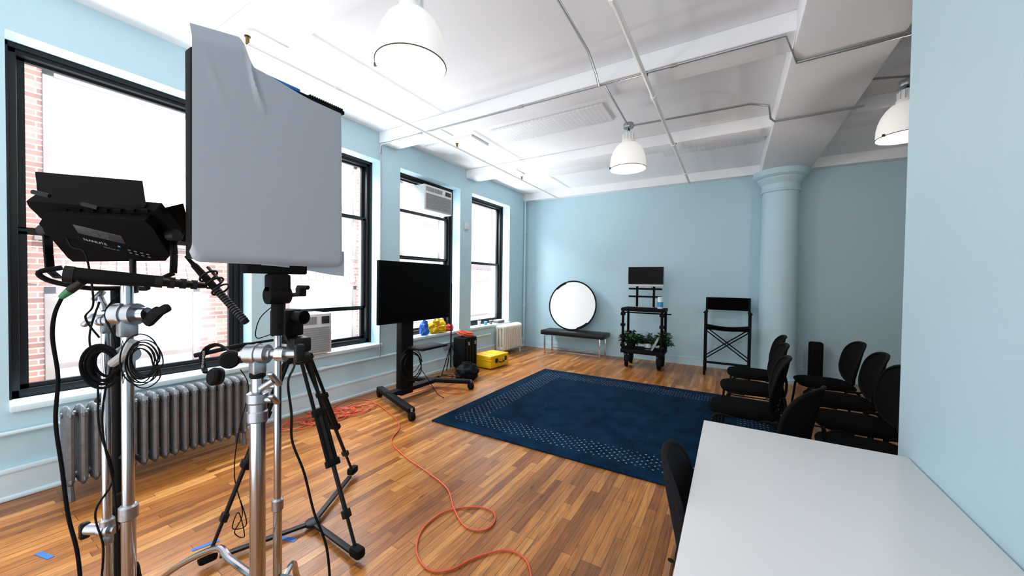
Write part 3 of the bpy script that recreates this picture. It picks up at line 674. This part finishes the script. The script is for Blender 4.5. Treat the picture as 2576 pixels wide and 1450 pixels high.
# ---------------------------------------------------------------- stands
def stand(label,p,zt,r,m,ph,leg=.36,zl=.34,name='light_stand',cat='light stand',base='chrome'):
    p=V((p.x,p.y,0)); t=thing(name,label,cat,p)
    MB().cyl(p+V((0,0,.06)),p+V((0,0,zt*.5)),r*1.12,n=20).build('lower_pole',m,t)
    MB().cyl(p+V((0,0,zt*.5)),p+V((0,0,zt)),r*.95,n=20).build('upper_pole',m,t)
    MB().lathe([(r*1.15,0),(r*1.5,.005),(r*1.5,.04),(r*1.15,.045)],p+V((0,0,zt*.5-.03)),20).build('collar','alu' if m!='dblack' else 'black',t)
    for k in range(3):
        a=ph+k*2*PI/3; d=V((math.cos(a),math.sin(a),0))
        MB().tube(cr([p+d*.02+V((0,0,zl-.06*k)),p+d*leg*.45+V((0,0,zl-.06*k)),p+d*leg*.6+V((0,0,zl-.09-.06*k)),p+d*leg+V((0,0,.012))],5),.011,8).build('leg',base,t)
    return t
def knob(t,c,d,bar=.07,m='black',rm='alu'):
    d=V(d).normalized(); c=V(c); o=MB().cyl(c,c+d*.045,.010,n=12).build('clamp_bolt',rm,t)
    s=d.cross(Z).normalized() if abs(d.z)<.9 else V((1,0,0)); s=(s*.7+Z*.7).normalized()
    MB().bar(c+d*.05-s*bar/2,c+d*.05+s*bar/2,.018,.014,.006).build('knob',m,o)
def grip(t,c,d,R=.032,T=.05):
    c=V(c); d=V(d).normalized()
    q=MB(); q.cyl(c-d*T/2,c+d*T/2,R,n=24); q.cyl(c-d*(T/2+.012),c+d*(T/2+.012),R*.6,n=20); q.cyl(c-d*.004,c+d*.004,R*1.12,n=24)
    q.box(c-Z*(R+.01),(R*1.3,R*1.3,R*1.6),.006); return q.build('grip_head','alu',t)
pC=at(322,1100,1.10); pA=at(268,1100,1.13); pB=at(297,1100,1.2)
zC=at(330,700,1.12).z
tC=stand('chrome stand carrying the barn door panel light, with a grey rubber clamp handle',pC,zC,.0150,'chrome',.6)
P0=V((pC.x,pC.y,0)); g=P0+V((0,0,at(330,790,1.1).z)); grip(tC,g,RR,.032,.06); o=MB().cyl(g+RR*.03,g+RR*.06,.02,n=20).build('clamp_bolt','chrome',tC)
MB().bar(g+RR*.055-UU*.03,g+RR*.10+UU*.015,.022,.034,.010).build('knob','dblack',o)
MB().bar(g+RR*.085+UU*.0,g+RR*.125+UU*.022,.022,.026,.009).build('knob','dblack',o)
g2=P0+V((0,0,at(330,890,1.1).z)); grip(tC,g2,RR-FF*.5,.024,.045)
q=MB(); q.tube(cr([g2+RR*.0-UU*.02-FF*.04,g2+RR*.035-FF*.05,g2+RR*.055+UU*.02-FF*.05,g2+RR*.068+UU*.045-FF*.05],5),[.012]*8+[.015]*8,10); q.build('clamp_handle','handle',tC)
tA=stand('slim chrome stand leftmost in the cluster by the silver radiator',pA,at(262,800,1.13).z,.0115,'chrome',1.6)
PA=V((pA.x,pA.y,0)); gA=PA+V((0,0,at(262,805,1.13).z)); grip(tA,gA,RR,.018,.035); knob(tA,gA,-RR,.05,'alu'); knob(tA,gA+V((0,0,.03)),UU-RR*.5,.04,'alu')
gk=PA+V((0,0,at(275,1335,1.13).z)); grip(tA,gk,RR,.02,.03); q=MB().cyl(gk-RR*.01,gk-RR*.06,.016,n=16).build('clamp_bolt','alu',tA); MB().bar(gk-RR*.07-UU*.03,gk-RR*.07+UU*.022,.025,.02,.008).build('knob','black',q)
tB=stand('matte black stand holding the horizontal boom pole',pB,at(290,725,1.2).z,.016,'dblack',2.7,base='dblack')
PB=V((pB.x,pB.y,0)); knob(tB,PB+V((0,0,at(300,995,1.2).z)),-RR,.05,rm='black'); knob(tB,PB+V((0,0,at(300,1150,1.2).z)),RR,.05,rm='black')
hz=PB+V((0,0,at(290,725,1.2).z))
MB().tube(cr([hz,hz-FF*.08+UU*.0,hz-FF*.13-RR*.05+UU*.02,hz-FF*.15-RR*.06+UU*.045,hz-FF*.12-RR*.03+UU*.06],5),.007,8).build('cradle_hook','dblack',tB)
MB().tube(cr([hz,hz+RR*.05,hz+RR*.1+UU*.0,hz+RR*.12-FF*.05+UU*.03],5),.007,8).build('cradle_hook','dblack',tB)
b0,b1,b2=at(182,692,.97),at(400,709,1.08),at(515,719,1.2)
t=thing('boom_pole','thick black boom pole resting horizontally across the stands','boom pole',b0)
MB().tube([b0,b0.lerp(b1,.5),b1],[.021,.0195,.0165],20).build('outer_tube','dblack',t)
MB().tube([b1,b1.lerp(b2,.5),b2],[.0135,.012,.009],16).build('inner_tube','black',t)
d=(b1-b0).normalized(); MB().cyl(b0-d*.014,b0+d*.004,.0225,.0225,20).build('end_cap','black',t)
for u in (0,.25,.5,.75): c=b1.lerp(b2,u); MB().cyl(c-d*.008,c+d*.008,.0175-.004*u,n=16).build('locking_collar','black',t)
m0,m1=at(468,645,1.22),at(620,812,1.22)
t=thing('shotgun_microphone','slotted black shotgun microphone hanging diagonally at the boom end','microphone',m0)
MB().tube([m0,m0.lerp(m1,.12),m0.lerp(m1,.14),m0.lerp(m1,.3),m1],[.005,.007,.010,.0115,.0105],16).build('body','dblack',t)
q=MB(); dm=(m1-m0).normalized()
for k in range(16): c=m0.lerp(m1,.5+.46*k/15); q.cyl(c-dm*.0018,c+dm*.0018,.0122,n=16)
q.build('slot_rings','dgrey',t)
q=MB(); c=at(540,712,1.22)
for o_ in (-.03,0,.03): q.torus(c+dm*o_,.026,.0035,dm,20,6)
q.bar(c-dm*.035+UU*.027,c+dm*.035+UU*.027,.008,.006); q.bar(c-dm*.035-UU*.027,c+dm*.035-UU*.027,.008,.006); q.build('shock_mount','black',t)
solo(MB().tube(cr([at(158,745,.97),at(138,790,.97),at(132,850,.98),at(146,950,1.0),at(140,1060,1.0),at(156,1180,1.0),at(172,1300,1.0),at(196,1400,1.0),at(210,1560,1.0)],8),.0043,8),'braided_cable','mesh','thick black braided cable hanging down at the far left','cable')
t=thing('cable_connector','black and green cable connector below the boom pole end','connector',at(160,745,.97)); MB().cyl(at(208,708,.97),at(178,730,.97),.010).build('plug','black',t); MB().cyl(at(178,730,.97),at(155,748,.97),.010,.007).build('boot',mat('green_boot',(30,110,66),.5),t)
coil(at(256,918,1.06),(-FF+RR*.2),.038,6,.3,.0042,'cable_coil','mesh','thick coiled braided cable hung on the left stands',sq=1.35)
coil(at(358,912,1.03),(-FF+RR*.3),.031,8,.45,.0017,'cable_coil','dblack','thin coiled black cable hung below the clamp handle',sq=1.6)
for l,pts in (('thin black cable drooping beside the left stands',[(250,760,1.1),(225,850,1.1),(245,960,1.1),(250,1080,1.1),(285,1200,1.12),(240,1290,1.1),(260,1380,1.1),(250,1500,1.1)]),
  ('thin black cable from the panel light to the cable coil',[(150,560,1.1),(180,620,1.1),(215,640,1.1),(235,760,1.08),(215,800,1.08),(250,850,1.08)]),
  ('thin black cable winding down the black stand',[(300,740,1.15),(265,790,1.1),(290,870,1.1),(262,1000,1.1),(260,1100,1.1),(290,1250,1.12),(300,1480,1.12)])):
    solo(MB().tube(cr([at(*p) for p in pts],8),.0028,6),'thin_cable','dblack',l,'cable')
# ---------------------------------------------------------------- LED panel light with barn doors
T=at(228,518,1.04); B=at(300,640,1.19); h=(T-B).normalized(); Ln=(T-B).length
Wv=at(390,532,1.05)-at(68,508,1.03); Wv=(Wv-h*Wv.dot(h)).normalized(); Nn=Wv.cross(h)
C_=(T+B)/2
t=thing('panel_light','flat black LED panel light with barn doors, seen from behind at the left','studio light',C_)
hp=lambda L,k=0: [onpl(px,py,C_+Nn*k,Nn) for px,py in L]
MB().poly(hp([(66,506),(388,530),(448,606),(442,622),(120,566),(72,520)]),-Nn*.035).build('housing','vblack',t)
MB().poly(hp([(76,512),(384,534),(436,604),(128,562)],-.036),-Nn*.004).build('light_face','acwhite',t)
MB().poly(hp([(118,548),(132,526),(380,540),(402,562),(440,628),(430,641),(200,643),(188,634)]),Nn*.028).build('rear_casing','vblack',t)
for k in range(7): MB().poly(hp([(150+34*k,524),(170+34*k,525),(172+34*k,532),(152+34*k,531)]),Nn*.006).build('vent','vblack',t)
PC=onpl(252,590,C_+Nn*.028,Nn)
MB().obox(axm(Wv,h,Nn,PC),(.115,.036,.003),.001).build('spec_plate','dgrey',t)
PD=onpl(300,625,C_+Nn*.028,Nn)
MB().obox(axm(Wv,h,Nn,PD),(.20,.03,.002),.001).build('control_plate','vblack',t)
q=MB()
for i in range(4):
    for j in range(2): q.obox(axm(Wv,h,Nn,PD+Nn*.002+Wv*(.028+i*.016)-h*(j*.013-.005)),(.008,.004,.002),.0005,1)
q.build('buttons','midgrey',t)
MB().obox(axm(Wv,h,Nn,PD+Nn*.002+Wv*.005+h*.012),(.006,.004,.002)).build('indicator','cyan',t)
text('NANLITE',.014,axm(Wv,h,Nn,PD+Nn*.0025-Wv*.055+h*.008),'greyprint',t)
text('MixPanel 60',.008,axm(Wv,h,Nn,PD+Nn*.0025-Wv*.02-h*.008),'midgrey',t)
for k in range(4): text('AC 100-240V  60W' if k%2 else 'MODEL  POWER',.006,axm(Wv,h,Nn,PC+Nn*.002+h*(.012-.008*k)),'midgrey',t)
MB().poly([at(100,510,1.05),at(362,523,1.05),at(366,516,1.05),at(357,455,1.12),at(88,432,1.12),at(96,504,1.05)],FF*.002).build('barn_door','vblack',t)
MB().poly([at(392,528,1.06),at(460,512,1.12),at(486,612,1.3),at(432,603,1.26)],FF*.002).build('barn_door','vblack',t)
for u in (-.3,.0,.3): MB().cyl(T+Wv*(u*.36-.018)+Nn*.002,T+Wv*(u*.36+.018)+Nn*.002,.006,n=10).build('hinge','black',t)
q=MB(); yk=[at(118,575,1.12),at(122,640,1.12),at(126,682,1.12),at(145,698,1.12),at(285,704,1.13),at(410,700,1.14),at(436,688,1.15),at(438,640,1.15),at(434,590,1.15)]
for a_,b_ in zip(yk,yk[1:]): q.bar(a_,b_,.007,.022,.002,up=FF)
q.build('yoke','dblack',t)
for px,py in ((118,580),(436,592)): MB().cyl(at(px,py,1.12)-RR*.012,at(px,py,1.12)+RR*.012,.018).build('tilt_knob','black',t)
q=MB(); q.cyl(at(335,702,1.13),at(333,735,1.12),.014); q.cyl(at(334,655,1.15),at(335,700,1.13),.008); q.build('spigot_mount','black',t)
# ---------------------------------------------------------------- big diffused panel
xp=-1.345
t=thing('diffusion_panel_light','large square panel light covered in white diffusion paper facing the room','studio light',(xp,.68,1.42))
MB().b(xp-.055,xp-.008,.437,.915,1.455,2.07,.006).build('housing','dblack',t)
q=MB()
for k in range(16): q.b(xp-.05,xp+.004,.78+.0085*k,.784+.0085*k,2.066,2.078)
q.b(xp-.05,xp+.004,.68,.918,2.058,2.070); q.build('top_vents','dblack',t)
def sst(a,b,x): x=max(0,min(1,(x-a)/(b-a))); return x*x*(3-2*x)
def pf(u,v):
    y=.433+.490*u
    fl_=(.075+.12*u)*(1-sst(.25,.33,u))+.022*sst(.25,.33,u)*(1-sst(.3,.75,u))
    cb=0
    for uc in (u,1-u):
        if uc<.06: cb=max(cb,.03*(1-math.sqrt(max(0,1-((.06-uc)/.06)**2))))
    zb=1.445+cb; ct=.02*(1-math.sqrt(max(0,1-(max(0,u-.95)/.05)**2)))
    z=zb+(2.056+fl_-ct-zb)*v
    x=xp+.008+.005*math.sin(2.6*u+1.4*v)
    for (u0,v0,u1,v1,am) in ((.27,1.0,.42,.74,.009),(.33,.98,.40,.82,-.007),(.05,.9,.2,.6,.002)):
        L2=(u1-u0)**2+(v1-v0)**2; s=((u-u0)*(u1-u0)+(v-v0)*(v1-v0))/L2; dd=abs((u-u0)*(v1-v0)-(v-v0)*(u1-u0))/math.sqrt(L2)
        if 0<s<1: x+=am*math.exp(-(dd/.018)**2)*math.sin(PI*min(1,s+.15))
    if u>.95: x-= ((u-.95)/.05)**2*.03
    if v<.04: x-=((.04-v)/.04)**2*.02
    if v>.93: x-=(v-.93)*.25*(1-sst(.25,.33,u))
    return V((x,y,z))
q=MB().grid(pf,90,70).build('diffusion_paper','paper',t)
q=MB().grid(lambda u,v: V((xp-.002-.01*math.sin(3*u),.62+.305*u,1.415+.004*math.sin(5*u)+.028*(1-u)+(.1)*v)),16,4).build('lower_paper_edge','paper',t)
MB().b(xp-.0,xp+.010,.625,.74,2.066,2.076,.001).build('tape_strip','blue',t)
mc=V((xp-.02,.68,1.40))
q=MB(); q.box((xp-.035,.68,1.435),(.05,.2,.04),.006); q.box(mc+V((0,0,-.02)),(.05,.07,.07),.01); q.cyl(mc+V((-.0,-.035,-.06)),mc+V((0,.035,-.06)),.03); q.cyl(mc+V((0,0,-.09)),mc+V((0,0,-.2)),.02); q.build('tilt_mount','dblack',t)
tD=stand('slim chrome stand carrying the large diffusion panel',mc,1.21,.0125,'chrome',.2,leg=.3)
knob(tD,(mc.x,mc.y,1.02),-RR,.05,'black')
pE=at(648,1100,1.10); PE=V((pE.x,pE.y,0)); zE=at(650,885,1.1).z
t=thing('c_stand','thick chrome stand with silver clamps beside the camera tripod','light stand',PE)
MB().cyl(PE+V((0,0,.3)),PE+V((0,0,at(650,1010,1.1).z)),.0205,n=24).build('lower_pole','chrome',t)
MB().cyl(PE+V((0,0,at(650,1010,1.1).z)),PE+V((0,0,zE)),.016,n=20).build('upper_pole','chrome',t)
zz=at(650,1060,1.1).z
MB().lathe([(.022,0),(.027,.004),(.027,.03),(.024,.034),(.024,.055),(.028,.06),(.028,.085),(.02,.09)],PE+V((0,0,zz)),24).build('collar','alu',t)
MB().lathe([(.018,0),(.021,.003),(.021,.014),(.018,.017)],PE+V((0,0,at(650,950,1.1).z)),20).build('ring','dblack',t)
g=PE+V((0,0,at(650,890,1.1).z)); grip(t,g,RR,.028,.06); q=MB().cyl(g+RR*.03,g+RR*.12,.012).build('clamp_bolt','alu',t); MB().bar(g+RR*.125-UU*.025,g+RR*.125+UU*.03,.03,.02,.009).build('knob','black',q)
MB().cyl(g-RR*.03,g-RR*.05,.012).build('swivel','chrome',t); MB().cyl(g+RR*.06,g+RR*.085,.022).build('swivel','chrome',t)
knob(t,PE+V((.02,0,at(650,975,1.1).z)),RR*.9+UU*.6,.07,'alu'); knob(t,PE+V((.0,0,at(650,1005,1.1).z)),RR,.05,'alu')
J0=PE+V((0,0,at(650,1440,1.1).z)); b_=on(540,1382,2,.43); e_=on(415,1450,2,.27); f_=e_+(e_-b_)*1.0; f_.z=.012
MB().tube(cr([J0+V((0,0,-.03)),J0.lerp(b_,.6)+V((0,0,-.01)),b_,e_,f_],6),.0115,10).build('leg','chrome',t)
for a in (-.6,-2.2):
    d=V((math.cos(a),math.sin(a),0)); MB().tube(cr([PE+V((0,0,.36)),PE+d*.18+V((0,0,.34)),PE+d*.25+V((0,0,.26)),PE+d*.42+V((0,0,.012))],5),.0115,10).build('leg','chrome',t)
MB().lathe([(.024,0),(.03,.004),(.03,.12),(.024,.124)],PE+V((0,0,.3)),20).build('leg_hub','alu',t)
# ---------------------------------------------------------------- tripod, video camera, headphones
ap=at(752,880,2.06)
feet=[fl(515,1425,.01),fl(903,1412,.01),fl(890,1195,.01)]
cen=(feet[0]+feet[1]+feet[2])/3
t=thing('camera_tripod','black video camera tripod with floor spreader standing behind the chrome stands','tripod',(cen.x,cen.y,0))
bw=V((ap.x,ap.y,ap.z-.03))
MB().lathe([(.03,-.05),(.05,-.02),(.055,0),(.045,.02)],bw,24).build('bowl','black',t)
MB().obox(axm(V((1,0,0)),V((0,1,0)),Z,bw+V((0,0,.06))),(.09,.1,.085),.015).build('fluid_head','black',t)
for f in feet:
    top=bw+(V((f.x,f.y,bw.z))-bw).normalized()*.05; d=(f-top); sd=d.cross(Z).normalized()
    lg=MB()
    for s in (-1,1): lg.cyl(top+sd*.022*s,top+d*.55+sd*.022*s,.0095,n=10)
    for u in (.02,.30,.55): lg.obox(axm(sd,d.normalized().cross(sd),d.normalized(),top+d*u),(.07,.03,.035),.004)
    lo=lg.build('leg','dblack',t)
    q=MB(); q.cyl(top+d*.28,top+d*.8,.011,n=10); q.cyl(top+d*.78,top+d*.97,.0085,n=10); q.obox(axm(sd,d.normalized().cross(sd),d.normalized(),top+d*.79),(.04,.028,.04),.004); q.build('leg_extension','black',lo)
    MB().obox(Matrix.Translation(top+d*.97+V((0,0,.012)))@Matrix.Rotation(math.atan2(d.y,d.x),4,'Z'),(.075,.05,.05),.014).build('rubber_foot','dblack',lo)
    c0_=V((cen.x,cen.y,.03)); MB().bar(c0_,f.lerp(c0_,.12)+V((0,0,.02)),.03,.014,.003).build('spreader_arm','black',t)
MB().lathe([(.035,0),(.04,.004),(.04,.02),(.03,.026)],(cen.x,cen.y,.018),20).build('spreader_hub','black',t)
h0=bw+V((0,0,.08)); h1=at(490,895,1.9); MB().tube(cr([h0,h0-RR*.08+UU*.01,h0.lerp(h1,.55)+UU*.02,h1],6),[.007]*12+[.012]*7,10).build('pan_handle','dblack',t)
cc=at(722,812,2.06); Lx=(V((RR.x,RR.y,0))*.95-V((FF.x,FF.y,0))*.3).normalized(); Ly=Z.cross(Lx)
t=thing('video_camera','compact black video camera with top handle on the tripod','camera',bw+V((0,0,.1)))
MB().obox(axm(Lx,Ly,Z,cc),(.12,.12,.15),.012).build('body','dblack',t)
MB().obox(axm(Lx,Ly,Z,cc+V((0,0,-.095))),(.09,.07,.04),.006).build('mount_plate','dblack',t)
ln=cc+Lx*.06+Z*.035; q=MB(); q.cyl(ln,ln+Lx*.05,.032,n=24); q.cyl(ln+Lx*.05,ln+Lx*.065,.038,n=24); lo=q.build('lens','dblack',t)
MB().lathe([(0,.001),(.03,.001),(.032,.004)],ln+Lx*.0655,24,Lx).build('front_glass','screen',lo)
q=MB(); q.tube(cr([cc+Z*.07-Lx*.03,cc+Z*.13-Lx*.02,cc+Z*.155+Lx*.03,cc+Z*.16+Lx*.09],5),.012,10); q.box(cc+Z*.175+Lx*.1,(.045,.04,.05),.006); q.cyl(cc+Z*.2+Lx*.08,cc+Z*.2+Lx*.15,.012); q.build('top_handle','dblack',t)
MB().obox(axm(Lx,Ly,Z,cc+Lx*.055-Ly*.075-Z*.03),(.05,.01,.09),.003).build('strap','dblack',t)
Tn=-Ly
text('Canon',.03,axm(V((0,0,-1)),Tn.cross(V((0,0,-1))),Tn,cc+Lx*.055+Tn*.082-Z*.03),'greyprint',t)
hc=at(548,905,1.9)
t=thing('headphones','black over-ear headphones hanging on the tripod pan handle','headphones',hc)
e1,e2=at(578,905,1.83),at(540,948,1.83)
MB().tube(cr([e2-RR*.045+UU*.02,at(514,928,1.86),at(508,900,1.88),at(522,876,1.9),at(548,868,1.9),at(572,880,1.88),e1+UU*.03],6),.006,8,flat=FF).build('headband','dblack',t)
for e,dr in ((e1,(-FF+RR*.5)),(e2,(-FF-RR*.5+UU*.2))):
    dr=dr.normalized(); c_=MB().lathe([(.0,-.02),(.03,-.02),(.044,-.008),(.045,.008),(.036,.02),(0,.022)],e,24,dr).build('ear_cup','dblack',t)
    MB().torus(e-dr*.018,.034,.011,dr,24,8).build('ear_cushion','leather',c_)
text('SENNHEISER',.016,axm((RR*.1+UU*1).normalized(),(-RR+UU*.1).normalized(),-FF,at(511,905,1.845)),'greyprint',t)
for l,pts,r in (('thin headphone cable hanging in a loose knot behind the chrome stands',[(605,930,1.9),(625,980,1.9),(598,1100,1.9),(590,1200,1.9),(610,1290,1.9),(590,1340,1.9),(615,1350,1.9),(600,1290,1.9),(585,1330,1.9),(620,1320,1.9),(605,1260,1.9)],.0025),
  ('black cable hanging from the camera down in front of the tripod',[(690,800,1.7),(740,900,1.5),(725,960,1.35),(733,1040,1.3),(735,1110,1.3),(765,1190,1.3),(790,1290,1.3),(822,1380,1.3),(832,1500,1.3)],.0045),
  ('thin black cable arching left of the video camera',[(700,760,2.0),(655,800,1.95),(645,850,1.9),(690,840,1.95),(720,850,2.0)],.0025)):
    solo(MB().tube(cr([at(*p) for p in pts],8),r,6),'hanging_cable','dblack',l,'cable')
# ---------------------------------------------------------------- light
w=bpy.data.worlds.new('world'); S.world=w; w.use_nodes=True; bg=w.node_tree.nodes['Background']; bg.inputs[0].default_value=(.93,.965,1,1); bg.inputs[1].default_value=1.5
def lamp(kind,name,loc,energy,color=(1,1,1),direc=None,size=None,sy=None):
    l=bpy.data.lights.new(name,kind); l.energy=energy; l.color=color; o=bpy.data.objects.new(name,l); COL.objects.link(o); o.location=loc
    if direc is not None: o.rotation_euler=V(direc).to_track_quat('-Z','Y').to_euler()
    if size:
        if kind=='AREA': l.shape='RECTANGLE'; l.size=size; l.size_y=sy or size
        else: l.shadow_soft_size=size
    return o
s=lamp('SUN','sun',(0,0,10),4.6,(1,.97,.93),V((-.62,-.1,-.78))); s.data.angle=.02
for i,(y0,y1) in enumerate(WIN):
    lamp('AREA','window_skylight',(XW-1.1,(y0+y1)/2,3.75),(150,165,190,210)[i],(.88,.95,1),V((.75,0,-.72)),1.3,.9)  # area lamp added out of view above each window, standing in for sky light
    lamp('AREA','alley_bounce_light',(XW-1.15,(y0+y1)/2,-.35),(75,90,110,120)[i],(.92,.97,1),V((.62,0,.78)),1.3,.9)  # upward lamp added out of view below each sill to brighten the ceiling
for x,y,z in ((-1.51,1.43,2.5),(-.98,4.03,2.55),(1.22,4.3,2.57)): lamp('POINT','lamp_bulb',(x,y,z),16,(1,.93,.84),size=.08)
S.view_settings.view_transform='Standard'; S.view_settings.look='None'; S.view_settings.exposure=.72
